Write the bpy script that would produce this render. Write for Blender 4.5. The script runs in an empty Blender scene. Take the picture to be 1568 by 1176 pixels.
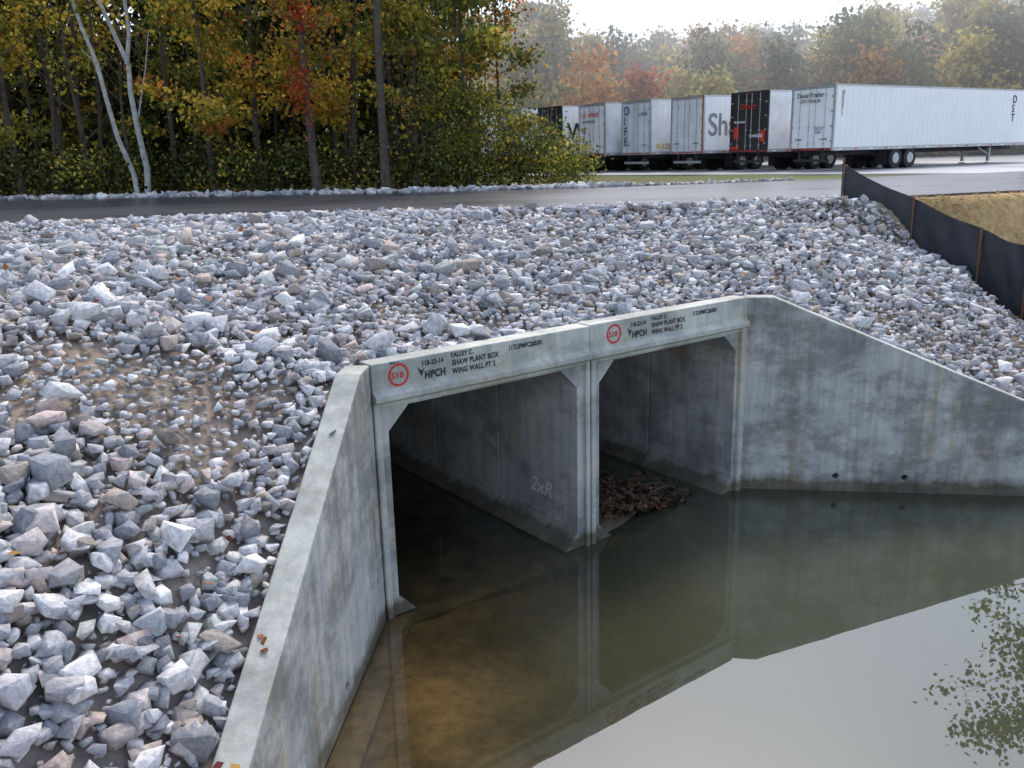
import bpy, bmesh, math, random, numpy as np
from mathutils import Vector, Matrix
random.seed(7); rng=np.random.default_rng(7)
scene=bpy.context.scene
COL=bpy.context.collection
ZR=4.55
# ------------------------------------------------------------ helpers
def link(o,parent=None):
    COL.objects.link(o)
    if parent: o.parent=parent
    return o
def empty(name):
    return link(bpy.data.objects.new(name,None))
def mesh_obj(name,verts,faces,mats=(),mi=None,parent=None,smooth=False):
    me=bpy.data.meshes.new(name); me.from_pydata([tuple(v) for v in verts],[],[tuple(f) for f in faces])
    for m in mats: me.materials.append(m)
    if mi is not None: me.polygons.foreach_set('material_index',mi)
    if smooth: me.polygons.foreach_set('use_smooth',[True]*len(me.polygons))
    me.update()
    return link(bpy.data.objects.new(name,me),parent)
def fix_normals(o):
    bm=bmesh.new();bm.from_mesh(o.data);bmesh.ops.recalc_face_normals(bm,faces=bm.faces);bm.to_mesh(o.data);bm.free()
def bevel(o,w=.015,seg=2):
    m=o.modifiers.new('b','BEVEL');m.width=w;m.segments=seg;m.limit_method='ANGLE';m.angle_limit=math.radians(30)
def np_mesh(name,V,nper,mats,col=None,mi=None,parent=None,F=None):
    me=bpy.data.meshes.new(name)
    n=len(V)
    if F is None: F=np.arange(n).reshape(-1,nper)
    nf=len(F); k=F.shape[1]
    me.vertices.add(n); me.vertices.foreach_set('co',np.asarray(V,dtype=np.float32).ravel())
    me.loops.add(nf*k); me.loops.foreach_set('vertex_index',F.astype(np.int32).ravel())
    me.polygons.add(nf); me.polygons.foreach_set('loop_start',np.arange(0,nf*k,k,dtype=np.int32))
    try: me.polygons.foreach_set('loop_total',np.full(nf,k,dtype=np.int32))
    except Exception: pass
    for m in mats: me.materials.append(m)
    if mi is not None: me.polygons.foreach_set('material_index',np.asarray(mi,dtype=np.int32))
    me.update(calc_edges=True)
    if col is not None:
        ca=me.color_attributes.new('Col','FLOAT_COLOR','POINT')
        c4=np.ones((n,4),dtype=np.float32);c4[:,:3]=col
        ca.data.foreach_set('color',c4.ravel())
    me.validate()
    return link(bpy.data.objects.new(name,me),parent)
class MB:
    def __init__(s): s.v=[];s.f=[];s.m=[]
    def add(s,vs,fs,m=0):
        b=len(s.v); s.v+= [tuple(v) for v in vs]; s.f+=[tuple(i+b for i in f) for f in fs]; s.m+=[m]*len(fs)
    def box(s,T,x0,x1,y0,y1,z0,z1,m=0):
        vs=[T(x,y,z) for x in(x0,x1) for y in(y0,y1) for z in(z0,z1)]
        s.add(vs,[(0,1,3,2),(4,6,7,5),(0,4,5,1),(2,3,7,6),(0,2,6,4),(1,5,7,3)],m)
    def prism(s,T,prof,a,b,m=0,axis=0):
        n=len(prof)
        vs=[T(a,p,q) for p,q in prof]+[T(b,p,q) for p,q in prof]
        fs=[tuple(range(n)),tuple(range(2*n-1,n-1,-1))]+[(i,i+n,(i+1)%n+n,(i+1)%n) for i in range(n)]
        s.add(vs,fs,m)
    def cyl(s,T,c,r,h,axis,n=16,m=0,r2=None):
        r2=r if r2 is None else r2
        vs=[]
        for k,rr in((-h/2,r),(h/2,r2)):
            for i in range(n):
                t=2*math.pi*i/n; p,q=rr*math.cos(t),rr*math.sin(t)
                d={'x':(k,p,q),'y':(p,k,q),'z':(p,q,k)}[axis]
                vs.append(T(c[0]+d[0],c[1]+d[1],c[2]+d[2]))
        s.add(vs,[tuple(range(n)),tuple(range(2*n-1,n-1,-1))]+[(i,(i+1)%n,(i+1)%n+n,i+n) for i in range(n)],m)
    def tube(s,pts,rad,n=7,m=0):
        b=len(s.v)
        P=[Vector(p) for p in pts]
        for i,p in enumerate(P):
            d=(P[min(i+1,len(P)-1)]-P[max(i-1,0)]).normalized()
            a=d.orthogonal().normalized() if i==0 else (a-d*a.dot(d)).normalized()
            c=d.cross(a)
            for k in range(n):
                t=2*math.pi*k/n
                s.v.append(tuple(p+(a*math.cos(t)+c*math.sin(t))*rad[i]))
        for i in range(len(P)-1):
            for k in range(n):
                s.f.append((b+i*n+k,b+i*n+(k+1)%n,b+(i+1)*n+(k+1)%n,b+(i+1)*n+k)); s.m.append(m)
    def obj(s,name,mats,parent=None,smooth=False):
        o=mesh_obj(name,s.v,s.f,mats,s.m,parent,smooth); fix_normals(o); return o
# ------------------------------------------------------------ materials
def newmat(name):
    m=bpy.data.materials.new(name);m.use_nodes=True
    nt=m.node_tree; b=nt.nodes['Principled BSDF']; return m,nt,b
def pos(nt,scale=(1,1,1)):
    g=nt.nodes.new('ShaderNodeNewGeometry'); mp=nt.nodes.new('ShaderNodeMapping'); mp.inputs['Scale'].default_value=scale
    nt.links.new(g.outputs['Position'],mp.inputs['Vector']); return mp.outputs[0]
def noise(nt,vec,scale,detail=6,rough=.6):
    n=nt.nodes.new('ShaderNodeTexNoise');n.inputs['Scale'].default_value=scale;n.inputs['Detail'].default_value=detail;n.inputs['Roughness'].default_value=rough
    nt.links.new(vec,n.inputs['Vector']);return n.outputs['Fac']
def ramp(nt,fac,stops):
    r=nt.nodes.new('ShaderNodeValToRGB')
    el=r.color_ramp.elements
    while len(el)<len(stops): el.new(.5)
    for e,(p,c) in zip(el,stops):
        e.position=p; e.color=(c,c,c,1) if isinstance(c,(int,float)) else (*c,1)
    nt.links.new(fac,r.inputs[0]);return r.outputs[0]
def mixc(nt,fac,a,b,mode='MIX'):
    n=nt.nodes.new('ShaderNodeMix');n.data_type='RGBA';n.blend_type=mode
    for sock,val in((n.inputs[0],fac),(n.inputs[6],a),(n.inputs[7],b)):
        if isinstance(val,bpy.types.NodeSocket): nt.links.new(val,sock)
        elif isinstance(val,(int,float)): sock.default_value=val
        else: sock.default_value=(*val,1)
    return n.outputs[2]
def bump(nt,b,h,strength=.3,dist=.02):
    n=nt.nodes.new('ShaderNodeBump');n.inputs['Strength'].default_value=strength;n.inputs['Distance'].default_value=dist
    nt.links.new(h,n.inputs['Height']);nt.links.new(n.outputs[0],b.inputs['Normal'])
def simple(name,col,rough=.6,metal=0,var=.15,scale=8,bmp=0):
    m,nt,b=newmat(name)
    f=noise(nt,pos(nt),scale,3)
    c=ramp(nt,f,[(.3,tuple(x*(1-var) for x in col)),(.7,tuple(min(1,x*(1+var)) for x in col))])
    nt.links.new(c,b.inputs['Base Color']);b.inputs['Roughness'].default_value=rough;b.inputs['Metallic'].default_value=metal
    if bmp: bump(nt,b,f,bmp,.01)
    return m
def concrete(name,light,dark,stain=.5,low=.0):
    m,nt,b=newmat(name)
    p=pos(nt); c1=ramp(nt,noise(nt,p,1.1,5,.65),[(.32,dark),(.62,light)])
    streak=ramp(nt,noise(nt,pos(nt,(6,6,.45)),1.3,3,.6),[(.38,(.55,.56,.56)),(.60,(1,1,1))])
    c2=mixc(nt,stain*.8,c1,streak,'MULTIPLY')
    blot=ramp(nt,noise(nt,pos(nt,(.8,.8,1.3)),.9,5,.75),[(.42,(.34,.35,.34)),(.56,(1.05,1.05,1.05))])
    c3=mixc(nt,stain,c2,blot,'MULTIPLY')
    tan=ramp(nt,noise(nt,pos(nt,(2.2,2.2,.7)),.8,4,.7),[(.54,(1,1,1)),(.70,(.98,.80,.58))])
    c3=mixc(nt,min(1,stain*1.4),c3,tan,'MULTIPLY')
    fine=ramp(nt,noise(nt,p,60,2,.7),[(.3,.85),(.7,1.12)])
    c4=mixc(nt,.6,c3,fine,'MULTIPLY')
    g=nt.nodes.new('ShaderNodeNewGeometry');sx=nt.nodes.new('ShaderNodeSeparateXYZ');nt.links.new(g.outputs['Position'],sx.inputs[0])
    ad=nt.nodes.new('ShaderNodeMath');ad.operation='MULTIPLY_ADD';nt.links.new(noise(nt,p,3,3),ad.inputs[0]);ad.inputs[1].default_value=-.30;nt.links.new(sx.outputs['Z'],ad.inputs[2])
    wet=ramp(nt,ad.outputs[0],[(0.0,(.36,.32,.25)),(.05,(.62,.60,.55)),(.16,(1,1,1))])
    c5=mixc(nt,1.0,c4,wet,'MULTIPLY')
    vor=nt.nodes.new('ShaderNodeTexVoronoi');vor.inputs['Scale'].default_value=14;nt.links.new(p,vor.inputs['Vector'])
    pits=ramp(nt,vor.outputs['Distance'],[(.05,.45),(.10,1)])
    c6=mixc(nt,.5,c5,pits,'MULTIPLY')
    nt.links.new(c6,b.inputs['Base Color']);b.inputs['Roughness'].default_value=.85
    bump(nt,b,noise(nt,p,35,4,.7),.35,.01)
    return m
M_conc=concrete('concrete_wall',(.57,.57,.54),(.36,.37,.36),.64)
M_concTop=concrete('concrete_cap',(.62,.63,.57),(.43,.45,.42),.4)
M_concIn=concrete('concrete_inside',(.54,.54,.52),(.36,.37,.36),.5)
M_black=simple('black_rubber',(.02,.02,.022),.7)
M_ink=simple('stencil_ink',(.035,.035,.04),.9,var=.5,scale=60)
M_red=simple('red_stencil',(.60,.05,.04),.9,var=.4,scale=60)
M_chalk=simple('white_paint_marker',(.7,.72,.7),.9,var=.3,scale=60)
def attrmat(name,translucent=.0,rough=.8,bmp=0,nscale=10,nvar=.25):
    m,nt,b=newmat(name)
    a=nt.nodes.new('ShaderNodeAttribute');a.attribute_name='Col'
    if nvar:
        f=noise(nt,pos(nt),nscale,3,.65)
        v=ramp(nt,f,[(.3,1-nvar),(.7,1+nvar)])
        c=mixc(nt,1.0,a.outputs['Color'],v,'MULTIPLY')
    else: c=a.outputs['Color']
    nt.links.new(c,b.inputs['Base Color']);b.inputs['Roughness'].default_value=rough
    b.inputs['Specular IOR Level'].default_value=.25
    if bmp: bump(nt,b,f,bmp,.02)
    if translucent or not nvar:
        nt.nodes.remove(b)
        b=nt.nodes.new('ShaderNodeBsdfDiffuse');nt.links.new(c,b.inputs[0])
        if translucent:
            t=nt.nodes.new('ShaderNodeBsdfTranslucent');nt.links.new(c,t.inputs[0])
            mx=nt.nodes.new('ShaderNodeMixShader');mx.inputs[0].default_value=translucent
            nt.links.new(b.outputs[0],mx.inputs[1]);nt.links.new(t.outputs[0],mx.inputs[2])
            nt.links.new(mx.outputs[0],nt.nodes['Material Output'].inputs[0])
        else: nt.links.new(b.outputs[0],nt.nodes['Material Output'].inputs[0])
    return m
M_leaf=attrmat('leaves',.5,.6,nvar=0)
M_leafD=attrmat('background_leaves',0,.8,nvar=0)
M_rock=attrmat('riprap_stone',0,.85,.6,20,.30)
M_ground=attrmat('ground_soil',0,.95,.8,7,.3)
M_bark=simple('bark',(.09,.07,.055),.9,var=.4,scale=6,bmp=.5)
M_barkL=simple('pale_bark',(.42,.41,.38),.85,var=.35,scale=5,bmp=.3)
# ------------------------------------------------------------ camera
f_,p_,r_,H_=1337.4,.2572,.0261,5.7746
fw=Vector((0,math.cos(p_),-math.sin(p_)));rt=Vector((1,0,0));up=Vector((0,math.sin(p_),math.cos(p_)))
cx=rt*math.cos(r_)-up*math.sin(r_); cy=rt*math.sin(r_)+up*math.cos(r_)
cd=bpy.data.cameras.new('camera');cam=link(bpy.data.objects.new('camera',cd))
cam.matrix_world=Matrix(((cx.x,cy.x,-fw.x,0),(cx.y,cy.y,-fw.y,0),(cx.z,cy.z,-fw.z,H_),(0,0,0,1)))
cd.sensor_width=36;cd.lens=f_/1568*36;cd.clip_end=3000;cd.clip_start=.05
scene.camera=cam
# ------------------------------------------------------------ light
w=bpy.data.worlds.new('World');scene.world=w;w.use_nodes=True
nt=w.node_tree;bg=nt.nodes['Background']
sky=nt.nodes.new('ShaderNodeTexSky');sky.sky_type='NISHITA';sky.sun_disc=False
EL,AZ=math.radians(53),math.radians(13)
sky.sun_elevation=EL;sky.sun_rotation=AZ;sky.air_density=1.0;sky.dust_density=1.8;sky.ozone_density=1.3
hs=nt.nodes.new('ShaderNodeHueSaturation');hs.inputs['Saturation'].default_value=.76
nt.links.new(sky.outputs[0],hs.inputs['Color']);nt.links.new(hs.outputs[0],bg.inputs[0]);bg.inputs[1].default_value=.30
sd=bpy.data.lights.new('sun','SUN');sd.energy=2.2;sd.angle=math.radians(14);sd.color=(1,.90,.76)
so=link(bpy.data.objects.new('sun',sd))
sdir=Vector((math.sin(AZ)*math.cos(EL),math.cos(AZ)*math.cos(EL),math.sin(EL)))
so.rotation_euler=sdir.to_track_quat('Z','Y').to_euler()
scene.view_settings.view_transform='Standard';scene.view_settings.look='None';scene.view_settings.exposure=0
# ------------------------------------------------------------ culvert frame
A=np.array([-1.70,10.18]);B=np.array([3.926,14.348])
e=(B-A)/np.linalg.norm(B-A);nn=np.array([e[1],-e[0]])
def LC(s,n,z): q=A+e*s+nn*n; return (q[0],q[1],z)
dl=np.array([-.084,-.9965]);ol=np.array([-.9965,.084])
dr=np.array([.9892,-.1465]);orr=np.array([.1465,.9892])
LL,LR=5.3,6.3
E1=A+dl*LL;E2=B+dr*LR
def ztopL(s): return 3.38-.51*max(0,s-.45)
def ztopR(s): return 3.38-.425*max(0,s-.45)
# ------------------------------------------------------------ terrain function
PL=[(E1[0],E1[1],ztopL(LL)),(*(A+dl*.45),3.38),(A[0],A[1],3.38),(B[0],B[1],3.38),(*(B+dr*.45),3.38),(E2[0],E2[1],ztopR(LR)),
      (14,14.2,-.1),(70,17,-.1),(70,-4,-.1),(12,.3,-.1),(3,2.0,-.1),(-.9,3.5,-.1)]
nwall=5
def seg_info(X,Y):
    best=np.full(X.shape,1e9);bz=np.zeros(X.shape);bi=np.zeros(X.shape,int)
    for i in range(len(PL)):
        x0,y0,z0=PL[i];x1,y1,z1=PL[(i+1)%len(PL)]
        dx,dy=x1-x0,y1-y0;L2=dx*dx+dy*dy
        t=np.clip(((X-x0)*dx+(Y-y0)*dy)/L2,0,1)
        d=np.hypot(X-x0-t*dx,Y-y0-t*dy)
        m=d<best;best[m]=d[m];bz[m]=(z0+t*(z1-z0))[m];bi[m]=i
    return best,bz,bi
def inside(X,Y):
    r=np.zeros(X.shape,bool);n=len(PL)
    for i in range(n):
        x0,y0,_=PL[i];x1,y1,_=PL[(i+1)%n]
        c=((y0>Y)!=(y1>Y))&(X<(x1-x0)*(Y-y0)/((y1-y0) if y1!=y0 else 1e-9)+x0)
        r^=c
    return r
def vnoise(X,Y,sc,seed=0):
    r=np.random.default_rng(seed);T=r.random((64,64))
    x=X/sc;y=Y/sc;xi=np.floor(x).astype(int);yi=np.floor(y).astype(int);fx=x-xi;fy=y-yi
    fx=fx*fx*(3-2*fx);fy=fy*fy*(3-2*fy)
    g=lambda a,b:T[a%64,b%64]
    return (g(xi,yi)*(1-fx)+g(xi+1,yi)*fx)*(1-fy)+(g(xi,yi+1)*(1-fx)+g(xi+1,yi+1)*fx)*fy
ROADN=[(-80,-18),(-30,10.5),(-20,16.2),(-11.1,19.3),(-7.4,20.5),(1.8,20.5),(8.2,21.3),(13.4,23.0),(70,38)]
ROADF=[(-80,20),(-45,33.5),(-21,34.5),(-4,31.6),(2.8,31.5),(13.4,34.5),(17,36.5),(70,52)]
rn=np.array(ROADN);rf=np.array(ROADF)
def road_near(X): return np.interp(X,rn[:,0],rn[:,1])
def road_far(X): return np.interp(X,rf[:,0],rf[:,1])
FY=[13,16,18.1,19.2,20.6,21.6];FX=[12.4,11.5,10.8,10.35,9.45,8.15]
def hgt(X,Y):
    X=np.asarray(X,float);Y=np.asarray(Y,float)
    d,wt,bi=seg_info(X,Y);ins=inside(X,Y)
    tau=3.5+4.0*np.clip((X-6)/4,0,1)
    base=wt-.10+(4.56-(wt-.10))*(1-np.exp(-np.clip(d-.36,0,None)/tau))
    base+= (vnoise(X,Y,1.6,1)-.5)*.16*np.clip(d-.3,0,1)+(vnoise(X,Y,.5,2)-.5)*.05
    k=np.clip((Y-(road_near(X)-1.6))/1.4,0,1);k=k*k*(3-2*k)
    base=base*(1-k)+4.49*k
    beyond=Y>road_far(X)+.4
    base=np.where(beyond,4.5+(vnoise(X,Y,3,3)-.5)*.12,base)
    hill=np.clip((Y-88)*.13,0,12)+np.clip((X-60)*.1,0,6)+np.clip((-X-70)*.05,0,4)
    base=base+hill*(Y>30)
    dep=.05+.13*np.clip(X+.7,0,9)+ (vnoise(X,Y,.9,4)-.5)*.12+(vnoise(X,Y,.25,5)-.5)*.05
    bed=-np.clip(dep,.03,1.3)
    return np.where(ins,bed,base),ins,bi,d
def axis(lo,hi,fl,fh,st,g=1.25):
    a=list(np.arange(fl,fh,st)); s=st;x=fl
    L_=[]
    while x>lo: s*=g;x-=s;L_.append(x)
    R_=[];s=st;x=a[-1]
    while x<hi: s*=g;x+=s;R_.append(x)
    return np.array(L_[::-1]+a+R_)
xs=axis(-900,900,-13,16,.12);ys=axis(-400,1500,2,23.5,.12,1.15)
GX,GY=np.meshgrid(xs,ys,indexing='ij')
GZ,INS,BI,GD=hgt(GX,GY)
nx,ny=GX.shape
idx=np.arange(nx*ny).reshape(nx,ny)
F=np.stack([idx[:-1,:-1],idx[1:,:-1],idx[1:,1:],idx[:-1,1:]],-1).reshape(-1,4)
insf=INS.ravel()[F];zf=GZ.ravel()[F];wallf=(BI.ravel()[F]<nwall).any(1)
kill=insf.any(1)&(~insf.all(1))&wallf&((zf.max(1)-zf.min(1))>.5)
F=F[~kill]
rip=(~INS)&(GY<road_near(GX)-.5)&(GX<np.interp(GY,FY,FX))
GZ=np.where(rip,GZ-.07,GZ)
V=np.stack([GX.ravel(),GY.ravel(),GZ.ravel()],-1)
x=V[:,0];y=V[:,1]
n1=vnoise(x,y,.9,11);n2=vnoise(x,y,3.1,12)
gravel=np.array([.30,.27,.255]);soil=np.array([.34,.27,.215])
col=gravel+(soil-gravel)*np.clip(n2*1.6-.3,0,1)[:,None]
col*= (.75+.45*n1)[:,None]
litter=np.array([.12,.085,.045]);grass=np.array([.11,.14,.04]);straw=np.array([.50,.34,.17])
bey=y>road_far(x)+.3
mixg=np.clip(n2*2-.5,0,1)[:,None]
col=np.where(bey[:,None],litter+(grass-litter)*np.where((x>0)[:,None],.4+.6*mixg,mixg*.4),col)
fenx=np.interp(y,FY,FX)
st_=(x>fenx)&(y>14)&(y<road_near(x))
col=np.where(st_[:,None],straw*(.7+.6*n1)[:,None]+(grass-straw)*(mixg*.25),col)
bedc=np.array([.40,.29,.165])*(.30+.9*vnoise(x,y,.8,13)+.45*vnoise(x,y,.22,14))[:,None]*np.clip(1.15-.20*(x+1),.25,1.1)[:,None]  # bed painted darker towards the deep side for light lost in the water
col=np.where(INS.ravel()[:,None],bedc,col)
far=(y>85)|(np.abs(x)>70);col=np.where(far[:,None],np.array([.12,.14,.11]),col)
np_mesh('ground',V,4,[M_ground],col,F=F)
# ------------------------------------------------------------ road / lot
def asphalt(name,c,rough):
    m,nt,b=newmat(name)
    p=pos(nt)
    a=ramp(nt,noise(nt,p,.35,4),[(.3,tuple(v*.8 for v in c)),(.7,tuple(v*1.25 for v in c))])
    g=ramp(nt,noise(nt,p,90,2,.8),[(.3,.7),(.7,1.35)])
    nt.links.new(mixc(nt,1.0,a,g,'MULTIPLY'),b.inputs['Base Color'])
    rr=ramp(nt,noise(nt,pos(nt,(.3,1,1)),.5,3),[(.35,rough*.85),(.65,rough*1.15)])
    nt.links.new(rr,b.inputs['Roughness'])
    bump(nt,b,noise(nt,p,70,2,.8),.12,.004)
    return m
M_asph=asphalt('asphalt',(.040,.044,.058),.31);M_lot=asphalt('lot_pavement',(.46,.46,.46),.36)
def sheet(name,pts,z,mat,th=.06):
    n=len(pts)
    vs=[(a,b,z) for a,b in pts]+[(a,b,z-th) for a,b in pts]
    fs=[tuple(range(n))]+[(i,(i+1)%n,(i+1)%n+n,i+n) for i in range(n)]
    o=mesh_obj(name,vs,fs,[mat]);fix_normals(o)
    if o.data.polygons[0].normal.z<0: o.data.flip_normals()
    return o
sheet('road',ROADN+ROADF[::-1],ZR,M_asph)
sheet('parking_lot',[(15.5,39.5),(19,36.2),(30,39),(70,51),(90,110),(-12,110),(-12,64),(4,50)],ZR+.01,M_lot)
# ------------------------------------------------------------ water
m,nt,b=newmat('pond_water')
nt.nodes.remove(b);out=nt.nodes['Material Output']
tr=nt.nodes.new('ShaderNodeBsdfTransparent');tr.inputs[0].default_value=(.86,.82,.65,1)
df=nt.nodes.new('ShaderNodeBsdfDiffuse');df.inputs[0].default_value=(.068,.074,.046,1)
gl=nt.nodes.new('ShaderNodeBsdfGlossy');gl.inputs['Roughness'].default_value=.012;gl.inputs[0].default_value=(.94,.98,1,1)
m1=nt.nodes.new('ShaderNodeMixShader')
g=nt.nodes.new('ShaderNodeNewGeometry');sx=nt.nodes.new('ShaderNodeSeparateXYZ');nt.links.new(g.outputs['Position'],sx.inputs[0])
mr=nt.nodes.new('ShaderNodeMapRange');mr.inputs[1].default_value=-1.2;mr.inputs[2].default_value=2.8;mr.inputs[3].default_value=.10;mr.inputs[4].default_value=.85
nt.links.new(sx.outputs['X'],mr.inputs[0]);nt.links.new(mr.outputs[0],m1.inputs[0])
nt.links.new(tr.outputs[0],m1.inputs[1]);nt.links.new(df.outputs[0],m1.inputs[2])
fr=nt.nodes.new('ShaderNodeFresnel');fr.inputs[0].default_value=1.85
bp=nt.nodes.new('ShaderNodeBump');bp.inputs['Strength'].default_value=.03;bp.inputs['Distance'].default_value=.02
nt.links.new(noise(nt,pos(nt),1.6,2,.4),bp.inputs['Height']);nt.links.new(bp.outputs[0],gl.inputs['Normal'])
m2=nt.nodes.new('ShaderNodeMixShader');nt.links.new(fr.outputs[0],m2.inputs[0]);nt.links.new(m1.outputs[0],m2.inputs[1]);nt.links.new(gl.outputs[0],m2.inputs[2])
nt.links.new(m2.outputs[0],out.inputs[0]);M_water=m
mesh_obj('pond_water',[(-14,-4,0),(70,-4,0),(70,32,0),(-14,32,0)],[(0,1,2,3)],[M_water])
# ------------------------------------------------------------ box culvert
cul=empty('box_culvert')
h=.30;z1=-.05;z2=2.80
M_silt0=simple('silty_floor',(.40,.31,.20),.9,var=.45,scale=2.5,bmp=.3)
def ring_loop(a,b,o=0):
    a-=o;b+=o;lo=z1-o;hi=z2+o
    return [(a,lo+h),(a,hi-h),(a+h,hi),(b-h,hi),(b,hi-h),(b,lo+h),(b-h,lo),(a+h,lo)]
for k,(s0,s1) in enumerate(((0.0,3.497),(3.503,7.0))):
    mb=MB();a,b_=s0+.2,s1-.22
    L0=ring_loop(a,b_);zt=3.0;zb=-.5
    I=[LC(p,0,q) for p,q in L0]
    O={'o0':(s0,z1+h),'o1':(s0,z2-h),'c1':(s0,zt),'o2':(a+h,zt),'o3':(b_-h,zt),'c2':(s1,zt),'o4':(s1,z2-h),'o5':(s1,z1+h),'c3':(s1,zb),'o6':(b_-h,zb),'o7':(a+h,zb),'c0':(s0,zb)}
    ok=list(O);vs=I+[LC(*(O[q][0],0,O[q][1])) for q in ok];g=lambda q:8+ok.index(q)
    mb.add(vs,[(0,1,g('o1'),g('o0')),(1,2,g('o2'),g('c1'),g('o1')),(2,3,g('o3'),g('o2')),(3,4,g('o4'),g('c2'),g('o3')),(4,5,g('o5'),g('o4')),(5,6,g('o6'),g('c3'),g('o5')),(6,7,g('o7'),g('o6')),(7,0,g('o0'),g('c0'),g('o7'))],0)
    lo=[(0,0)];d=0
    while d<15:
        d+=1.95;lo+=[(-d,0),(-d-.006,.05),(-d-.05,.05),(-d-.056,0)];d+=.056
    vs=[];
    for dn,o in lo: vs+=[LC(p,dn,q) for p,q in ring_loop(a,b_,o)]
    for i in range(len(lo)-1):
        for j in range(8):
            mb.add([vs[i*8+j],vs[i*8+(j+1)%8],vs[(i+1)*8+(j+1)%8],vs[(i+1)*8+j]],[(0,1,2,3)],2 if j==6 else 1)
    mb.add(vs[-8:],[tuple(range(8))],1)
    for q in range(6):
        d0=-.15-q*2.006
        mb.box(LC,b_-.02,b_+.02,d0-1.7,d0,1.15,1.19,1);mb.box(LC,a-.02,a+.02,d0-1.7,d0,1.15,1.19,1)
    ob=mb.obj('box_section_%d'%k,[M_conc,M_concIn,M_silt0],cul)
    mb=MB();dz=.0 if k==0 else .012
    prof=[(-.27,3.38+dz),(.03,3.38+dz),(.03,3.04),(.11,2.985),(.11,2.91),(.022,2.87),(.022,2.82),(-.001,2.82),(-.27,2.82)]
    mb.prism(lambda s,n,z:LC(s,n,z),prof,s0,s1,0)
    ob=mb.obj('parapet_%d'%k,[M_concTop],cul);bevel(ob,.012)
mb=MB()
mb.box(LC,3.41,3.485,-.01,.06,-.3,2.90);mb.box(LC,3.515,3.60,-.01,.06,-.3,2.90)
mb.box(LC,.0,.09,-.01,.05,-.3,2.90);mb.box(LC,6.86,6.99,-.01,.07,-.3,2.90)
ob=mb.obj('pilasters',[M_concTop],cul);bevel(ob,.02)
mb=MB();mb.box(LC,-.2,7.2,-.001,.28,-.6,-.02);ob=mb.obj('apron_slab',[M_silt0],cul);bevel(ob,.02)
def text(s,body,x,z,size,mat,n=.034,off=.003):
    c=bpy.data.curves.new('stencil','FONT');c.body=body;c.size=size;c.extrude=.0008;c.space_character=1.08;c.offset=off
    o=bpy.data.objects.new('stencil_text',c);c.materials.append(mat);link(o,cul)
    X=Vector((e[0],e[1],0));Zv=Vector((0,0,1));Nn=Vector((nn[0],nn[1],0));P=LC(x,n,z)
    o.matrix_world=Matrix(((X.x*s,Zv.x,Nn.x,P[0]),(X.y*s,Zv.y,Nn.y,P[1]),(X.z,Zv.z,Nn.z,P[2]),(0,0,0,1)))
def circ(x,z,r,n=.034):
    mb=MB();K=40;vs=[];
    for rr in(r,r-.03):
        for i in range(K):
            t=2*math.pi*i/K;vs.append(LC(x+rr*math.cos(t),n,z+rr*math.sin(t)))
    mb.add(vs,[(i,(i+1)%K,(i+1)%K+K,i+K) for i in range(K)]);mb.obj('stencil_ring',[M_red],cul)
def flag(x,z,n=.035):
    mb=MB();mb.add([LC(x,n,z+.13),LC(x+.05,n,z),LC(x+.10,n,z+.11),LC(x+.055,n,z+.08)],[(0,1,2,3)]);mb.obj('stencil_mark',[M_ink],cul)
for off in(0,3.5):
    q=off+(.10 if off else 0)
    circ(.37+q,3.20,.145)
    text(1,'S10',.27+q,3.16,.11,M_red,.035)
    if not off: text(1,'SHC-1',.25,3.345,.045,M_ink,off=.001)
    flag(.64+q,3.12);text(.85,'HPCH',.74+q,3.09,.13,M_ink,off=.006)
    text(.8,'118-23-14',.70+q,3.255,.09,M_ink);text(.85,'TALLEY C.',1.13+q,3.295,.085,M_ink)
    text(.8,'SHAW PLANT BOX',1.15+q,3.19,.10,M_ink);text(.8,'WING WALL PT 2',1.15+q,3.08,.10,M_ink)
    text(.75,'11TLSPMFC2#2001',2.05+q,3.25,.09,M_ink)
c=bpy.data.curves.new('scrawl','FONT');c.body='2xR';c.size=.34;c.extrude=.0008;c.shear=.3
o=bpy.data.objects.new('wall_scrawl',c);c.materials.append(M_chalk);link(o,cul)
P=LC(3.497-.225,-1.15,.62);o.matrix_world=Matrix(((nn[0],0,-e[0],P[0]),(nn[1],0,-e[1],P[1]),(0,1,0,P[2]),(0,0,0,1)))
# wings
def wing(name,P0,d,o,Ls,zt,th=.30):
    mb=MB()
    prof=[(0,-.9),(0,zt(0)),(.45,zt(.45)),(Ls,zt(Ls)),(Ls,-.9)]
    def T(t,s,z): q=P0+d*s+o*t; return (q[0],q[1],z)
    mb.prism(T,prof,0,th)
    return mb.obj(name,[M_conc,M_concTop],cul),T
wl,TL=wing('wing_wall_left',A,dl,ol,LL,ztopL);wr,TR=wing('wing_wall_right',B,dr,orr,LR,ztopR)
def drill(ob,T,holes,th=.3):
    mb=MB()
    for s,z in holes: mb.cyl(lambda a,b,c:T(a,b,c),(.02,s,z),.05,.34,'x',14)
    cut=mb.obj('cut',[M_black])
    md=ob.modifiers.new('bo','BOOLEAN');md.object=cut;md.operation='DIFFERENCE';md.solver='EXACT'
    dg=bpy.context.evaluated_depsgraph_get();me=bpy.data.meshes.new_from_object(ob.evaluated_get(dg))
    ob.modifiers.clear();ob.data=me;bpy.data.objects.remove(cut)
    for p in ob.data.polygons: p.material_index=1 if p.normal.z>.4 and p.area>.05 else 0
drill(wr,TR,[(1.62,.27),(2.75,.27),(4.9,.27)]);drill(wl,TL,[(1.9,.27),(3.3,.27)])
bevel(wl,.025,3);bevel(wr,.025,3)
mb=MB()
mb.box(TL,-.34,-.002,-.1,LL,-.6,-.012);mb.box(TR,-.10,-.002,0,LR,-.6,-.09)
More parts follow.
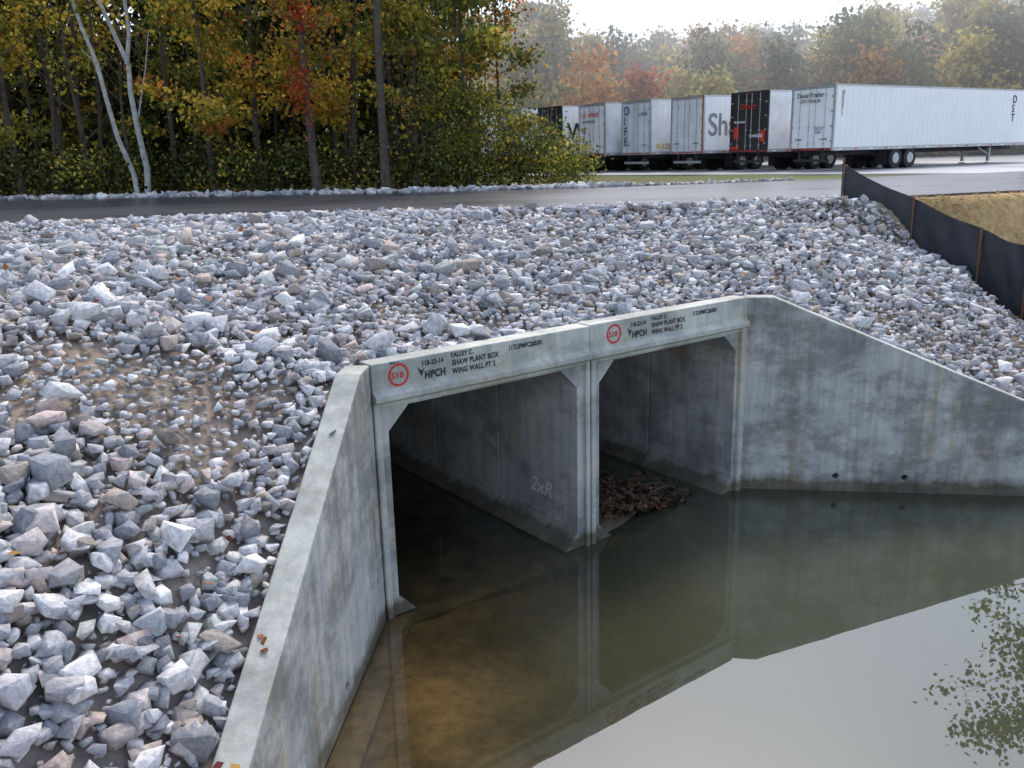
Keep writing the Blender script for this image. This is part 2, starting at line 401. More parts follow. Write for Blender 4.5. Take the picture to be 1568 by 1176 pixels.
ob=mb.obj('wing_footing',[simple('muddy_concrete',(.46,.35,.22),.9,var=.35,scale=4)],cul);bevel(ob,.02)
# ------------------------------------------------------------ rocks
def hulls(n,bev):
    out=[]
    for i in range(n):
        bm=bmesh.new()
        sx,sy,sz=random.uniform(.8,1.15),random.uniform(.6,.9),random.uniform(.42,.75)
        j=.33
        for a in(-1,1):
            for b in(-1,1):
                for c in(-1,1):
                    if random.random()<.14: continue
                    bm.verts.new(((a*.72+random.uniform(-j,j))*sx,(b*.72+random.uniform(-j,j))*sy,(c*.72+random.uniform(-j,j))*sz))
        for k in range(4):
            v=Vector((random.gauss(0,1),random.gauss(0,1),random.gauss(0,1))).normalized()*.95;bm.verts.new((v.x*sx,v.y*sy,v.z*sz))
        r=bmesh.ops.convex_hull(bm,input=bm.verts)
        junk=[g for g in r['geom_interior'] if isinstance(g,bmesh.types.BMVert)]
        bmesh.ops.delete(bm,geom=junk,context='VERTS')
        if bev:
            bmesh.ops.dissolve_limit(bm,angle_limit=.14,verts=bm.verts,edges=bm.edges)
            bmesh.ops.bevel(bm,geom=bm.edges[:],offset=.022,segments=1,affect='EDGES',clamp_overlap=True)
        bmesh.ops.triangulate(bm,faces=bm.faces)
        bm.verts.ensure_lookup_table()
        out.append((np.array([v.co for v in bm.verts]),np.array([[v.index for v in f_.verts] for f_ in bm.faces])))
        bm.free()
    return out
def rotm(n,tilt):
    a=rng.uniform(0,6.283,n);th=rng.normal(size=n)*tilt;ax=rng.uniform(0,6.283,n)
    ca,sa=np.cos(a),np.sin(a);Z=np.zeros(n);O=np.ones(n)
    Rz=np.stack([ca,-sa,Z,sa,ca,Z,Z,Z,O],-1).reshape(-1,3,3)
    kx,ky=np.cos(ax),np.sin(ax);c,s=np.cos(th),np.sin(th);C=1-c
    Rt=np.stack([c+kx*kx*C,kx*ky*C,ky*s,kx*ky*C,c+ky*ky*C,-kx*s,-ky*s,kx*s,c],-1).reshape(-1,3,3)
    return Rt@Rz
def jgrid(x0,x1,y0,y1,sp,j=.5):
    a,b=np.meshgrid(np.arange(x0,x1,sp),np.arange(y0,y1,sp));a=a.ravel();b=b.ravel()
    return a+rng.uniform(-j,j,a.shape)*sp,b+rng.uniform(-j,j,b.shape)*sp
def rock_color(n):
    base=np.array([[.50,.495,.51],[.41,.42,.445],[.62,.61,.615],[.54,.48,.465],[.47,.40,.35],[.29,.30,.33],[.76,.75,.745],[.43,.45,.43],[.54,.44,.41],[.36,.32,.29]])
    pi=np.array([.23,.17,.17,.09,.05,.12,.10,.03,.03,.04])
    k=rng.choice(len(base),n,p=pi/pi.sum());return base[k]*rng.uniform(.64,1.12,(n,1))
big=[[],[],[],[]];small=[[],[],[],[]]
def put(dst,X,Y,r,Z): dst[0].append(X);dst[1].append(Y);dst[2].append(r);dst[3].append(Z)
def layer(dst,sp,rlo,rhi,keepfn,off,box=(-15.5,12.4,2.6,22.5),pw=1.6,far=.84):
    X,Y=jgrid(*box,sp)
    ok=(X>-.72*Y-2.5);X=X[ok];Y=Y[ok]
    z,ins,bi,d=hgt(X,Y)
    r=rlo+(rhi-rlo)*rng.random(len(X))**pw
    r=r*np.interp(Y,[6,9.5],[1.08,far])
    ok=(~ins)&(d>.30+r*.6)&(Y<road_near(X)-.25)&(X<np.interp(Y,FY,FX)-.2)&keepfn(X,Y)
    put(dst,X[ok],Y[ok],r[ok],z[ok]+off*r[ok])
patch=lambda X,Y:vnoise(X,Y,1.5,21)*.6+vnoise(X,Y,.6,22)*.4-np.clip((9-Y)*.06,0,.3)
layer(small,.12,.045,.085,lambda X,Y:(rng.random(X.shape)<.85),.25,far=1)
layer(small,.10,.02,.04,lambda X,Y:(rng.random(X.shape)<.6),-.2,box=(-10,12,2.6,17),far=1)
layer(big,.165,.08,.13,lambda X,Y:(patch(X,Y)<.64)&(rng.random(X.shape)<.93),.35)
layer(big,.23,.105,.165,lambda X,Y:(patch(X,Y)<.58)&(rng.random(X.shape)<.82),.60)
layer(big,.40,.14,.205,lambda X,Y:(patch(X,Y)<.66)&(rng.random(X.shape)<np.clip(.82-(Y-4)*.055,.08,.78)),.80,far=.98)
for T_,Ls in((TL,LL),(TR,LR),(lambda t,s,z:LC(s,-t,z),7.0)):
    n=int(Ls*24);s=rng.uniform(0,Ls,n);r=rng.uniform(.06,.13,n);t=.31+r*.6+rng.uniform(0,.35,n)
    q=np.array([T_(a,b,0) for a,b in zip(t,s)]);z,ins,bi,d=hgt(q[:,0],q[:,1]);put(big,q[:,0],q[:,1],r,z+.3*r)
def strip(n,x0,x1,off,wd,rlo,rhi,zo=4.52):
    X=rng.uniform(x0,x1,n);Y=road_far(X)+off+rng.uniform(0,wd,n);r=rng.uniform(rlo,rhi,n);put(big,X,Y,r,zo+r*.4)
strip(1200,-34,4.5,.15,1.0,.09,.20);strip(160,4,11,.3,.8,.05,.12)
X=rng.uniform(-14,8,1100);Y=road_near(X)-rng.uniform(0.0,.7,1100);r=rng.uniform(.05,.15,1100);put(big,X,Y,r,4.5+r*.35)
Vs=[];Fs=[];Cs=[];base=0;tot=0
for dst,H,tilt in((big,hulls(44,True),.42),(small,hulls(14,False),.5)):
    PX,PY,PR,PO=[np.concatenate(q) for q in dst]
    n=len(PX);tot+=n;hi=rng.integers(0,len(H),n);R=rotm(n,tilt);C=rock_color(n)
    for k,(hv,hf) in enumerate(H):
        m_=np.where(hi==k)[0]
        if not len(m_): continue
        P=np.einsum('nij,vj->nvi',R[m_],hv)*PR[m_][:,None,None]
        P+=np.stack([PX[m_],PY[m_],PO[m_]],-1)[:,None,:]
        nv=len(hv);Vs.append(P.reshape(-1,3))
        Fs.append((hf[None]+(np.arange(len(m_))*nv)[:,None,None]+base).reshape(-1,3));base+=nv*len(m_)
        Cs.append(np.repeat(C[m_],nv,0))
np_mesh('riprap_rocks',np.concatenate(Vs),3,[M_rock],np.concatenate(Cs),F=np.concatenate(Fs))
# ------------------------------------------------------------ leaves
def leafquads(C,size,jit=.35,flat=0):
    n=len(C)
    a=rng.normal(size=(n,3));b=rng.normal(size=(n,3))
    if flat: a[:,2]*=.25;b[:,2]*=.25
    a/=np.linalg.norm(a,axis=1)[:,None]
    b-=a*(a*b).sum(1)[:,None];b/=np.linalg.norm(b,axis=1)[:,None]
    s=(size*rng.uniform(1-jit,1+jit,n))[:,None]
    a=a*s*.5;b=b*s*.36
    return np.stack([C-a,C-b*1.0+a*.1,C+a,C+b+a*.1],1).reshape(-1,3)
def pal(P,n,var=.3):
    P=np.array(P);return P[rng.integers(0,len(P),n)]*rng.uniform(1-var,1+var,(n,1))
YEL=[(.56,.42,.07),(.42,.35,.07),(.66,.45,.08),(.28,.28,.06),(.18,.20,.05)]
GRN=[(.13,.17,.05),(.17,.20,.06),(.10,.13,.045),(.27,.27,.08)]
ORG=[(.55,.22,.06),(.48,.29,.08),(.34,.20,.08),(.24,.21,.07)]
RED=[(.60,.10,.05),(.52,.16,.05),(.42,.07,.05),(.5,.25,.07)]
def tree(name,x,y,ht,palette,cr=2.6,cb=2.5,tr_=.14,nl=5000,leaf=.16,lean=(0,0),bark=None,limbs=14,z0=4.45,clump=.65):
    mb=MB();K=10
    P=[];
    ph=random.uniform(0,6)
    for i in range(K+1):
        t=i/K;P.append(Vector((x+lean[0]*t+.18*math.sin(ph+t*5)*t,y+lean[1]*t+.18*math.cos(ph*2+t*4)*t,z0+ht*t)))
    mb.tube(P,[tr_*(1.25 if i==0 else 1)*(1-.82*i/K) for i in range(K+1)],8)
    cl=[]
    for j in range(limbs):
        t=cb/ht+(1-cb/ht)*(j+random.random())/limbs;t=min(t,.97)
        i=min(int(t*K),K-1);b0=P[i].lerp(P[i+1],t*K-i)
        a=random.uniform(0,6.28);ln=cr*random.uniform(.6,1.1)*(1.1-.55*t)
        rise=random.uniform(.15,.8)
        q=[b0];d=Vector((math.cos(a),math.sin(a),rise)).normalized()
        for u in range(5):
            d=(d+Vector((random.gauss(0,.18),random.gauss(0,.18),random.gauss(.02,.12)))).normalized();q.append(q[-1]+d*ln/5)
        r0=tr_*(1-.8*t)*.4
        mb.tube(q,[r0*(1-.16*u) for u in range(6)],5)
        for u in range(2,6): cl.append((q[u],random.uniform(.6,1.15)))
        for v in range(2):
            i0=random.choice([2,3,4]);d2=(d+Vector((random.gauss(0,.7),random.gauss(0,.7),random.gauss(0,.4)))).normalized()
            q2=[q[i0]+d2*ln*.14*w2 for w2 in range(4)]
            mb.tube(q2,[r0*.4,r0*.3,r0*.2,r0*.1],4);cl.append((q2[-1],random.uniform(.6,1.15)));cl.append((q2[2],random.uniform(.6,1.1)))
    per=max(1,int(nl/len(cl)));Cc=[];cc=[]
    for c,sg in cl:
        k=int(per*random.uniform(.35,1.6));br=random.uniform(.5,1.35)
        Cc.append(np.array(c)+rng.normal(size=(k,3))*np.array([1,1,.6])*clump*sg*.62)
        cc.append(pal([palette[random.randrange(len(palette))]]*2+[palette[random.randrange(len(palette))]],k)*br)
    Cc=np.concatenate(Cc);cc=np.concatenate(cc)
    root=empty(name)
    mb.obj('trunk_and_limbs',[bark or M_bark],root,True)
    np_mesh('foliage',leafquads(Cc,leaf),4,[M_leaf],np.repeat(cc,4,0),parent=root)
def X_(px,Y): return Y*(px-776)/1365
spec=[(40,37,13,YEL,3.4,1.6,.16,6500),(110,40,14,YEL,3.4,2.5,.14,6000),(330,36,12,YEL+ORG[:1],3.0,2.2,.13,6000),(400,38,14,YEL,3.2,2,.15,6500),(275,41,14,GRN+YEL,3.0,2.0,.14,5000),
(545,38,13,YEL+ORG[:1],2.8,2,.12,6000),(640,36,12,YEL+GRN,2.2,3,.08,3500),(668,37,12,GRN+ORG,2.2,3,.09,3500),(720,36,10,GRN+YEL,2.4,1.8,.11,4500),(765,40,10,GRN+ORG,2.2,1.6,.10,3600),
(700,44,12,YEL+GRN,2.6,2.0,.11,3500),(-60,38,14,YEL,3.5,2,.16,3500),(-150,40,14,YEL+GRN,3.5,2,.16,2500)]
for px,Y,ht,P,cr,cb,tr_,nl in spec: tree('autumn_tree',X_(px,Y),Y,ht,P,cr,cb,tr_,nl,.20,lean=(random.uniform(-.8,.8),0))
tree('pine_tree',X_(592,34),34,17,GRN,2.0,11,.17,1500,.2,lean=(.15,.2),limbs=10)
tree('red_maple_tree',X_(488,34.5),34.5,13,YEL+ORG,2.2,3,.17,3000,.18,lean=(-.6,.2))
n=1700;zz=rng.uniform(2.0,10,n);C0=np.stack([X_(488,34.5)-.6*zz/13+rng.normal(size=n)*.24+.2*np.sin(zz*1.3),34.2+rng.normal(size=n)*.25,4.5+zz],-1)
C0=C0[(np.sin(zz*2.1)+rng.normal(size=n)*.6)>0]
np_mesh('red_creeper',leafquads(C0,.17),4,[M_leaf],np.repeat(pal(RED,len(C0)),4,0))
root=empty('sycamore_tree');mb=MB();bx=X_(225,35)
def path(pp,r0,r1,Y=35,n=8):
    pts=[];rr=[]
    m=len(pp)
    for i,(px,zz) in enumerate(pp): pts.append((X_(px,Y)+.04*math.sin(i*2.1),Y+.12*math.sin(i*1.7),zz));rr.append(r0+(r1-r0)*i/(m-1))
    mb.tube(pts,rr,n)
path([(228,4.3),(229,5.6),(228,7),(224,8.4),(222,9.4),(208,10.6),(196,11.6),(184,12.8),(170,14.5)],.13,.05)
path([(222,9.4),(228,10.5),(233,11.7),(236,13.2),(240,15)],.09,.05)
path([(214,4.3),(208,5.4),(196,6.8),(187,8.2),(176,9.5),(163,10.8),(152,12.2),(146,14)],.11,.05)
path([(196,11.6),(180,11.9),(160,12.3)],.04,.02);path([(187,8.2),(170,9.6),(160,10.0)],.03,.015);path([(229,7.5),(245,9.2),(262,10.6)],.035,.015)
mb.obj('trunks',[M_barkL],root,True)
k=2000;C0=np.stack([bx+rng.normal(size=k)*1.8,35+rng.normal(size=k)*1.0,13.5+rng.normal(size=k)*1.2],-1)
np_mesh('foliage',leafquads(C0,.2),4,[M_leaf],np.repeat(pal(YEL,k),4,0),parent=root)
mb=MB()
for i in range(90):
    Y=random.uniform(37,56);xx=random.uniform(-.62,-.03)*Y;hh=random.uniform(7,14);lx=random.gauss(0,.7);r=random.uniform(.03,.12)
    P=[(xx+lx*t+.15*math.sin(i+t*6),Y,4.3+hh*t) for t in(0,.2,.4,.6,.8,1)];mb.tube(P,[r*(1-.12*q) for q in range(6)],6)
    for j in range(4):
        t=random.uniform(.3,.9);b0=Vector((xx+lx*t,Y,4.3+hh*t));a=random.uniform(0,6.28);d=Vector((math.cos(a),math.sin(a),.9))
        mb.tube([b0,b0+d*.6,b0+d*1.2+Vector((0,0,.2))],[r*.4,r*.25,r*.1],4)
mb.obj('woodland_trunks',[M_bark],None,True)
def cloud(name,specs,leaf,var=.35,mat=None):
    Cc=[];cc=[]
    for (c,s,k,P,br) in specs:
        Cc.append(np.array(c)+rng.normal(size=(k,3))*np.array(s));cc.append(pal(P,k,var)*br)
    Cc=np.concatenate(Cc);cc=np.concatenate(cc)
    np_mesh(name,leafquads(Cc,leaf),4,[mat or M_leafD],np.repeat(cc,4,0))
DK=[(.05,.058,.024),(.065,.068,.028),(.08,.068,.032),(.038,.048,.022)]
sp=[]
for i in range(170):
    Y=random.uniform(35.2,40);xx=random.uniform(-.62,.02)*Y;zz=4.5+random.uniform(.1,1.6)
    sp.append(((xx,Y,zz),(.7,.5,.4),random.randint(60,150),random.choice([DK,DK,GRN,YEL,DK]),random.uniform(.45,.95)))
cloud('undergrowth',sp,.17)
sp=[]
for i in range(420):
    Y=random.uniform(44,58);xr=random.uniform(-.64,-.07);zz=4.5+random.random()**.9*12.5
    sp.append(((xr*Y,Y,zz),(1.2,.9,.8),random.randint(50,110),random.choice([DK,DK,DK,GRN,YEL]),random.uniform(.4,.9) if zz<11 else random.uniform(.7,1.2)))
for i in range(420):
    Y=random.uniform(60,72);xr=random.uniform(-.66,-.09);zz=4.5+random.random()*(13.0+4*math.sin(xr*19) if xr<-.14 else 8)
    sp.append(((xr*Y,Y,zz),(1.6,1.2,1.0),120,random.choice([DK,DK,DK,GRN]),random.uniform(.6,1.1)))
cloud('woodland_canopy',sp,.44)
sp=[]
for i in range(95):
    t=random.random();Y=random.uniform(33.6,37);xx=-2.8+t*5.7;zz=4.5+random.uniform(.1,4.6-3.3*t)
    sp.append(((xx,Y,zz),(.42,.4,.38),random.randint(60,150),random.choice([GRN,GRN,YEL])+[(.19,.21,.07),(.15,.17,.05)],random.uniform(.5,1.15)))
cloud('roadside_shrub',sp,.13,mat=M_leaf)
# ------------------------------------------------------------ distant forest standing in mist
def haze_tint(c,Y):  # pale haze painted into the leaf colour, stronger with distance
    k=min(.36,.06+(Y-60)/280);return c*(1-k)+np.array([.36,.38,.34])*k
mbt=MB();Cc=[];cc=[]
FAR=[(.13,.16,.06),(.20,.21,.07),(.64,.32,.08),(.12,.15,.08),(.52,.42,.10),(.66,.26,.08),(.11,.14,.08),(.16,.19,.08),(.62,.48,.11)]
def fartree(xr,Y,ht,fc,cr):
    xx=xr*Y;g=4.5+max(0,(Y-88)*.13)
    mbt.tube([(xx,Y,g-1),(xx,Y,g+ht*.8)],[.2,.06],5)
    for j in range(26):
        t=random.random();rr=cr*math.sqrt(max(.05,1-(2*t-.9)**2))*random.uniform(.3,.95);a=random.uniform(0,6.28)
        c=np.array([xx+rr*math.cos(a),Y+rr*math.sin(a)*.6,g+ht*(.22+.75*t)])
        k=random.randint(30,50)
        Cc.append(c+rng.normal(size=(k,3))*np.array([.8,.6,.55]));
        cc.append(haze_tint(fc*random.uniform(.6,1.35),Y)*rng.uniform(.8,1.2,(k,1)))
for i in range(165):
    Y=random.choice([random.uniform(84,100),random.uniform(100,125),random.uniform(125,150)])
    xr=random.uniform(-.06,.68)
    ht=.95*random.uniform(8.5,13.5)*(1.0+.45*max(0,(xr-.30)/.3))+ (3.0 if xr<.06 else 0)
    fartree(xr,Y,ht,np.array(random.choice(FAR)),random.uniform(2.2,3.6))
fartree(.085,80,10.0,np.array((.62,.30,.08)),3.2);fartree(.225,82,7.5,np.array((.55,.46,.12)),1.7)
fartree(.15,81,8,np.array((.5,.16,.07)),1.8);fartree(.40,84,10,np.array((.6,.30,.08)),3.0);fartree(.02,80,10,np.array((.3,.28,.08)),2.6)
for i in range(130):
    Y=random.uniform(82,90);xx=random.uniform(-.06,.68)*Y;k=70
    Cc.append(np.array([xx,Y,4.5+random.uniform(.3,3)])+rng.normal(size=(k,3))*np.array([1.6,.7,.8]));cc.append(haze_tint(np.array((.06,.07,.045))*random.uniform(.7,1.3),Y)*rng.uniform(.7,1.3,(k,1)))
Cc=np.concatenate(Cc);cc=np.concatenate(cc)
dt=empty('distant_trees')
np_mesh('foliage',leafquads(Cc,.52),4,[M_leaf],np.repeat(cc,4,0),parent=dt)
mbt.obj('trunks',[simple('haze_tinted_bark',(.18,.17,.16),.9)],dt)  # bark paled so its colour carries the haze
m=bpy.data.materials.new('mist');m.use_nodes=True;nt=m.node_tree;nt.nodes.remove(nt.nodes['Principled BSDF'])
vs_=nt.nodes.new('ShaderNodeVolumeScatter');vs_.inputs['Color'].default_value=(1,.985,.95,1);vs_.inputs['Density'].default_value=.011;vs_.inputs['Anisotropy'].default_value=.6
nt.links.new(vs_.outputs[0],nt.nodes['Material Output'].inputs['Volume'])
mb=MB();mb.box(lambda x,y,z:(x,y,z),-40,130,59,175,3.5,34);mb.obj('morning_mist',[m])
tree('oak_tree',26.5,37.5,18.5,GRN,7.5,10.2,.22,3800,.28,z0=4.4,limbs=15,clump=1.0)
# ------------------------------------------------------------ semi trailers
D=np.array([.838,.545]);D/=np.linalg.norm(D);S=np.array([-D[1],D[0]])
M_white=simple('white_trailer_paint',(.93,.94,.95),.35,var=.03,scale=1.2)
M_whited=simple('grimy_white_paint',(.76,.78,.80),.45,var=.12,scale=1.5)
M_alu=simple('galvanised_steel',(.5,.51,.53),.4,.5,var=.15)
M_dark=simple('dark_underframe',(.03,.03,.033),.7,var=.3)
M_blk=simple('black_door_paint',(.035,.03,.032),.45,var=.3)
M_blue=simple('blue_lettering',(.04,.08,.25),.5);M_grey=simple('grey_lettering',(.25,.27,.29),.5)
M_redp=simple('red_marking',(.6,.04,.03),.5);M_yel=simple('yellow_marking',(.75,.5,.04),.5);M_or=simple('rust_frame',(.35,.13,.05),.6)
M_hub=simple('wheel_hub',(.5,.5,.5),.4,.5)
mats=[M_white,M_whited,M_alu,M_dark,M_blk,M_blue,M_grey,M_redp,M_yel,M_or,M_black,M_hub,M_ink]
def ttext(root,T,body,x,y,z,size,mat,face='rear',vert=False):
    c=bpy.data.curves.new('lettering','FONT');c.body=body if not vert else '\n'.join(body);c.size=size;c.extrude=.001
    if vert:c.space_line=.85
    c.offset=size*.012
    o=bpy.data.objects.new('lettering',c);c.materials.append(mat);link(o,root)
    if face=='rear': Xv=Vector((-S[0],-S[1],0));Nv=Vector((-D[0],-D[1],0))
    else: Xv=Vector((D[0],D[1],0));Nv=Vector((-S[0],-S[1],0))
    P=T(x,y,z)
    o.matrix_world=Matrix(((Xv.x,0,Nv.x,P[0]),(Xv.y,0,Nv.y,P[1]),(0,1,Nv.z,P[2]),(0,0,0,1)))
def trailer(P0,door=0,side=0,frame=2,L=16.2,slide=3.6,style=0):
    root=empty('semi_trailer')
    def T(x,y,z): q=np.array(P0)+D*x+S*y; return (q[0],q[1],ZR+.015+z)
    mb=MB();W=2.6;zb=1.0;zt=4.1
    mb.box(T,.06,L,0,W,zb+.1,zt-.02,side)
    mb.box(T,.04,L,-.012,W+.012,zt-.09,zt,2)
    mb.box(T,.04,L,-.018,W+.018,zb-.02,zb+.14,2 if side!=4 else 3)
    for i in range(40):
        xx=.5+i*(L-.8)/40;mb.box(T,xx,xx+.012,-.006,.01,zb+.15,zt-.1,1)
    for i in range(14): 
        xx=.4+i*(L-.6)/14;mb.box(T,xx,xx+.3,-.021,-.004,zb+.02,zb+.07,7 if i%2 else 0)
    mb.box(T,-.03,.08,0,.10,zb,zt,frame);mb.box(T,-.03,.08,W-.10,W,zb,zt,frame)
    mb.box(T,-.03,.08,.10,W-.10,zt-.16,zt,frame);mb.box(T,-.03,.08,.10,W-.10,zb-.02,zb+.12,3 if style==0 else frame)
    mb.box(T,.0,.06,.105,W/2-.008,zb+.12,zt-.165,door);mb.box(T,.0,.06,W/2+.008,W-.105,zb+.12,zt-.165,door)
    for yy in(.55,1.12,1.48,2.05):
        mb.cyl(T,(-.035,yy,(zb+zt)/2),.018,zt-zb-.2,'z',6,2)
        for zz in(zb+.3,zb+1.1,zt-.5): mb.box(T,-.045,-.0,yy-.05,yy+.05,zz,zz+.06,2)
    for yy in(.55,2.05): mb.box(T,-.06,-.03,yy-.2,yy+.2,zb+.52,zb+.56,3)
    for yy in(.10,W-.16):
        for zz in(zb+.4,zb+1.1,zb+1.8,zb+2.5): mb.box(T,-.045,-.0,yy,yy+.10,zz,zz+.08,2)
    for yy in(.12,.32,2.1,2.34): mb.box(T,-.036,-.03,yy,yy+.14,zb+.02,zb+.09,7)
    for yy in(1.1,1.27,1.44): mb.box(T,-.04,-.03,yy,yy+.07,zt-.11,zt-.07,7)
    mb.box(T,-.037,-.03,.7,1.9,zb+.03,zb+.08,7)
    mb.box(T,.02,.12,.25,W-.25,.45,.58,2 if style else 3)
    for yy in(.55,W-.65): mb.box(T,.03,.13,yy,yy+.10,.58,zb,3)
    mb.box(T,.2,L-.2,.75,.87,zb-.25,zb,3);mb.box(T,.2,L-.2,W-.87,W-.75,zb-.25,zb,3)
    for i in range(26): mb.box(T,.4+i*.6,.48+i*.6,.05,W-.05,zb-.09,zb-.02,3)
    mb.box(T,slide-1.0,slide+2.4,.7,W-.7,.62,zb-.1,3)
    for ax in(slide,slide+1.25):
        mb.cyl(T,(ax,W/2,.52),.07,W-.3,'y',8,3)
        for yy in(.14,.42,W-.42,W-.14): mb.cyl(T,(ax,yy,.52),.52,.26,'y',24,10)
        for yy in(.0,W): mb.cyl(T,(ax,yy+(.02 if yy==0 else -.02),.52),.27,.06,'y',16,11)
    for yy in(.02,W-.62): mb.box(T,slide-.85,slide-.83,yy,yy+.6,.2,.95,1 if style==2 else 10)
    for yy in(.45,W-.6):
        mb.box(T,L-3.0,L-2.86,yy,yy+.14,.12,zb,2);mb.box(T,L-3.1,L-2.76,yy-.06,yy+.2,.0,.06,2)
        mb.tube([T(L-2.93,yy+.07,.5),T(L-4.2,yy+.07,.95)],[.04,.04],5,2)
    mb.box(T,L-2.96,L-2.9,.5,W-.5,.5,.58,2)
    mb.obj('trailer_body',mats,root)
    return root,T
r1,T1=trailer((15.96,44.1),0,0,2,17.9,5.2)
ttext(r1,T1,'DST',16.0,-.02,3.35,.6,M_ink,'side',True)
ttext(r1,T1,'Duval Trailer',-.066,2.25,3.55,.30,M_ink);ttext(r1,T1,'1-877-TRAILER',-.066,2.1,3.30,.2,M_ink)
ttext(r1,T1,'DSTZ\n5361',-.066,1.05,2.0,.18,M_blue)
ttext(r1,T1,'D5371',.45,-.03,3.6,.28,M_ink,'side',True)
r2,T2=trailer((13.7,47.4),4,1,4,16.2,4,style=0)
ttext(r2,T2,'Direct',-.066,1.9,3.2,.42,M_redp);ttext(r2,T2,'CHASSIS',-.066,1.2,1.75,.24,M_white);ttext(r2,T2,'TRACKING',-.066,2.3,2.5,.16,M_white)
mbx=MB();mbx.box(T2,-.05,-.035,.15,.45,1.5,2.1,7);mbx.box(T2,-.05,-.035,1.9,2.5,1.15,1.3,7);mbx.box(T2,-.05,-.035,1.95,2.3,1.7,2.3,7);mbx.obj('red_panels',mats,r2)
r3,T3=trailer((11.0,50.4),1,0,2,16.2,3.2,style=1)
ttext(r3,T3,'Shaw',.3,-.03,1.95,1.7,M_grey,'side')
mbx=MB();mbx.box(T3,-.05,-.035,.0,.11,1.0,4.1,0);mbx.obj('corner_post',[M_or],r3)
r4,T4=trailer((8.5,53.1),1,1,2,16.2,3.2,style=1)
ttext(r4,T4,'DIFF',-.066,2.35,3.3,.7,M_blue,'rear',True);ttext(r4,T4,'LANE',-.066,1.0,3.2,.30,M_blue);ttext(r4,T4,'BUDD',.4,-.03,1.3,.42,M_yel,'side')
r5,T5=trailer((6.1,55.5),0,1,2,16.2,3.2,style=0)
ttext(r5,T5,'U.S. XPRESS',-.066,2.3,3.3,.34,M_redp);ttext(r5,T5,'ENTERPRISES',-.066,2.2,2.95,.22,M_ink);ttext(r5,T5,'IE',-.066,2.2,2.35,.5,M_ink)
r6,T6=trailer((3.6,57.8),4,0,4,16.2,3.2,style=0)
ttext(r6,T6,'W',-.066,2.3,2.2,.9,M_white);ttext(r6,T6,'W',.4,-.03,2.0,1.5,M_ink,'side')
r7,T7=trailer((1.0,60.2),1,1,2,16.2,3.2,style=1)
r8,T8=trailer((-1.8,62.6),4,1,4,16.2,3.2,style=0)
# ------------------------------------------------------------ silt fence
pp=[(8.15,21.6),(8.8,21.15),(9.45,20.6),(9.95,19.9),(10.35,19.2),(10.62,18.6),(10.8,18.1),(11.15,17.1),(11.5,16.0),(12.0,14.6)]
root=empty('silt_fence')
P=[]
for i in range(len(pp)-1):
    for k in range(8):
        t=k/8;P.append((pp[i][0]*(1-t)+pp[i+1][0]*t,pp[i][1]*(1-t)+pp[i+1][1]*t))
P=np.array(P)
zsm=np.interp(P[:,1],[14.6,16,18.1,19.2,20.6,21.6],[1.5,2.0,2.57,2.95,3.66,4.5])
htp=np.interp(P[:,1],[14,18.1,21.6],[1.05,1.08,.80])
vs=[];fs=[];R_=8
for i,(a,b_) in enumerate(P):
    sag=.07*math.sin(i/16*math.pi)**2
    for k in range(R_):
        t=k/(R_-1);vs.append((a+.03*math.sin(i*.9+k)*math.sin(t*3),b_,zsm[i]-.45+(.45+htp[i]-sag)*t))
for i in range(len(P)-1):
    for k in range(R_-1): fs.append((i*R_+k,(i+1)*R_+k,(i+1)*R_+k+1,i*R_+k+1))
M_siltf=simple('black_geotextile',(.035,.037,.045),.6,var=.25,scale=3,bmp=.3)
mesh_obj('fabric',vs,fs,[M_siltf],None,root,True)
mb=MB()
for i in (0,16,32,48,64):
    i=min(i,len(P)-1);a,b_=P[i];mb.box(lambda x,y,z:(x,y,z),a-.07,a-.03,b_-.06,b_-.02,zsm[i]-.4,zsm[i]+htp[i]+(.04 if i else .2))
mb.obj('stakes',[simple('stake_wood',(.16,.08,.05),.8)],root)
n=30000;X=rng.uniform(8.6,26,n);Y=rng.uniform(14.5,29,n)
ok=(X>np.interp(Y,FY,FX)+.1)&(Y<road_near(X)-.1);X=X[ok];Y=Y[ok];Z=hgt(X,Y)[0]
C0=np.stack([X,Y,Z+.02],-1);a=rng.uniform(0,6.28,len(X));dv=np.stack([np.cos(a),np.sin(a),rng.uniform(-.05,.5,len(X))],-1)*rng.uniform(.08,.2,(len(X),1))
pv=np.stack([-np.sin(a),np.cos(a),0*a],-1)*.009
Vq=np.stack([C0-pv,C0+pv,C0+dv+pv,C0+dv-pv],1).reshape(-1,3)
np_mesh('straw_mulch',Vq,4,[M_leafD],np.repeat(pal([(.60,.40,.19),(.48,.30,.14),(.68,.50,.27),(.28,.25,.10)],len(X)),4,0))
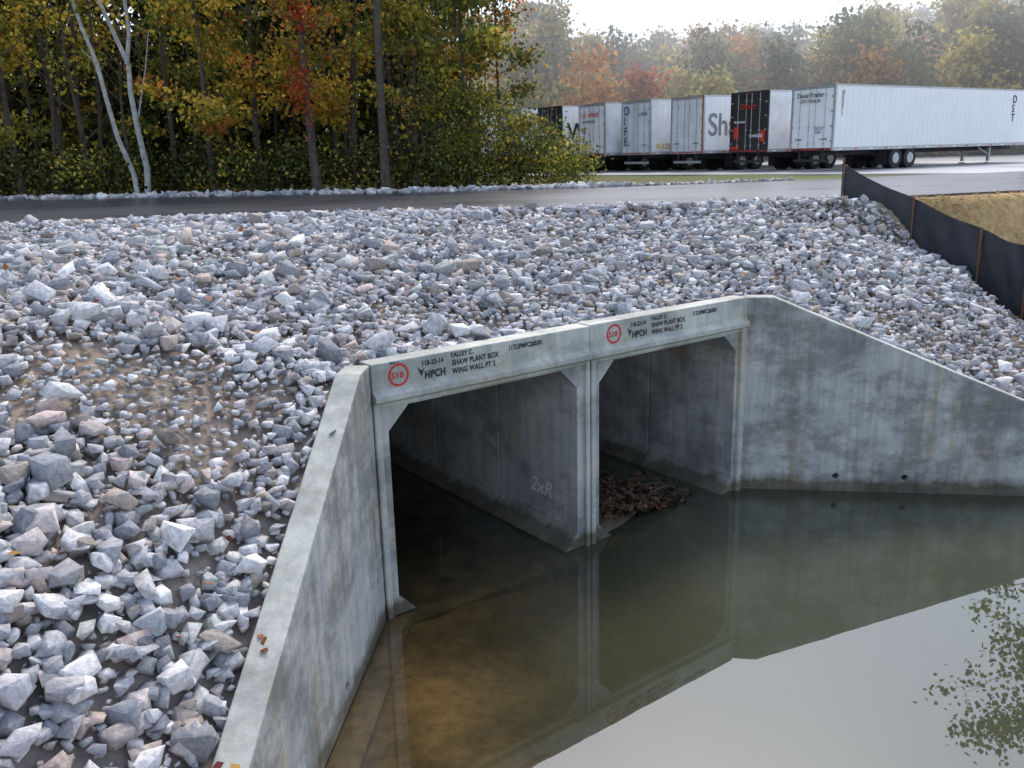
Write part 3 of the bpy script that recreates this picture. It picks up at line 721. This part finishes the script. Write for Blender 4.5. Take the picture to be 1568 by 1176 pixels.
# ------------------------------------------------------------ debris heap in the right barrel
root=empty('leaf_debris_pile')
n=4200;s=3.75+np.abs(rng.normal(size=n))*.9;dn=-.15-np.abs(rng.normal(size=n))*.9
ok=(s<6.4);s=s[ok];dn=dn[ok];hh=np.clip(.55-.22*(s-3.7)-.12*np.abs(dn+.9),.02,1)*rng.uniform(.6,1,len(s))
C0=np.array([LC(a,b_,c) for a,b_,c in zip(s,dn,hh)])
np_mesh('leaves',leafquads(C0,.11),4,[M_leafD],np.repeat(pal([(.085,.05,.032),(.12,.075,.045),(.05,.035,.025),(.17,.09,.055)],len(s),.5),4,0),parent=root)
mb=MB()
for i in range(70):
    s0=random.uniform(3.75,5.7);d0=random.uniform(-1.9,-.1);p=Vector(LC(s0,d0,max(.05,.50-.2*(s0-3.7))))
    q=p+Vector((random.gauss(0,.3),random.gauss(0,.3),random.uniform(-.12,.14)));mb.tube([p,(p+q)/2+Vector((0,0,.03)),q],[.010,.008,.003],5)
mb.obj('sticks',[simple('dead_twigs',(.12,.09,.07),.9,var=.4)],root)
mb=MB();vs=[];fs=[];K=16
for i in range(K):
    for j in range(K):
        s0=3.70+i*.18;d0=-.02-j*.22;zz=.55*math.exp(-((s0-3.7)/1.3)**2)*math.exp(-((d0+1.1)/.75)**2)-.10;vs.append(LC(s0,d0,zz))
for i in range(K-1):
    for j in range(K-1): fs.append((i*K+j,(i+1)*K+j,(i+1)*K+j+1,i*K+j+1))
mb.add(vs,fs);mb.obj('silt_mound',[simple('silt',(.16,.12,.08),.95,var=.4,scale=6,bmp=.6)],root,True)
# ------------------------------------------------------------ fallen autumn leaves on the stones and the wall
n=170;X=rng.uniform(-7,6,n);Y=rng.uniform(4,19,n);z,ins,bi,d=hgt(X,Y);ok=(~ins)&(d>.4);C0=np.stack([X,Y,z+.16],-1)[ok]
wlf=np.array([TL(t,s,ztopL(s)+.012) for t,s in((.17,3.55),(.15,3.62),(.22,3.50),(.12,1.3),(.2,4.55),(.16,4.62),(.1,4.5),(.24,4.5))])
C0=np.concatenate([C0,wlf])
np_mesh('fallen_leaves',leafquads(C0,.10,flat=1),4,[M_leafD],np.repeat(pal([(.35,.14,.05),(.22,.08,.05),(.42,.25,.08),(.18,.06,.05)],len(C0)),4,0))
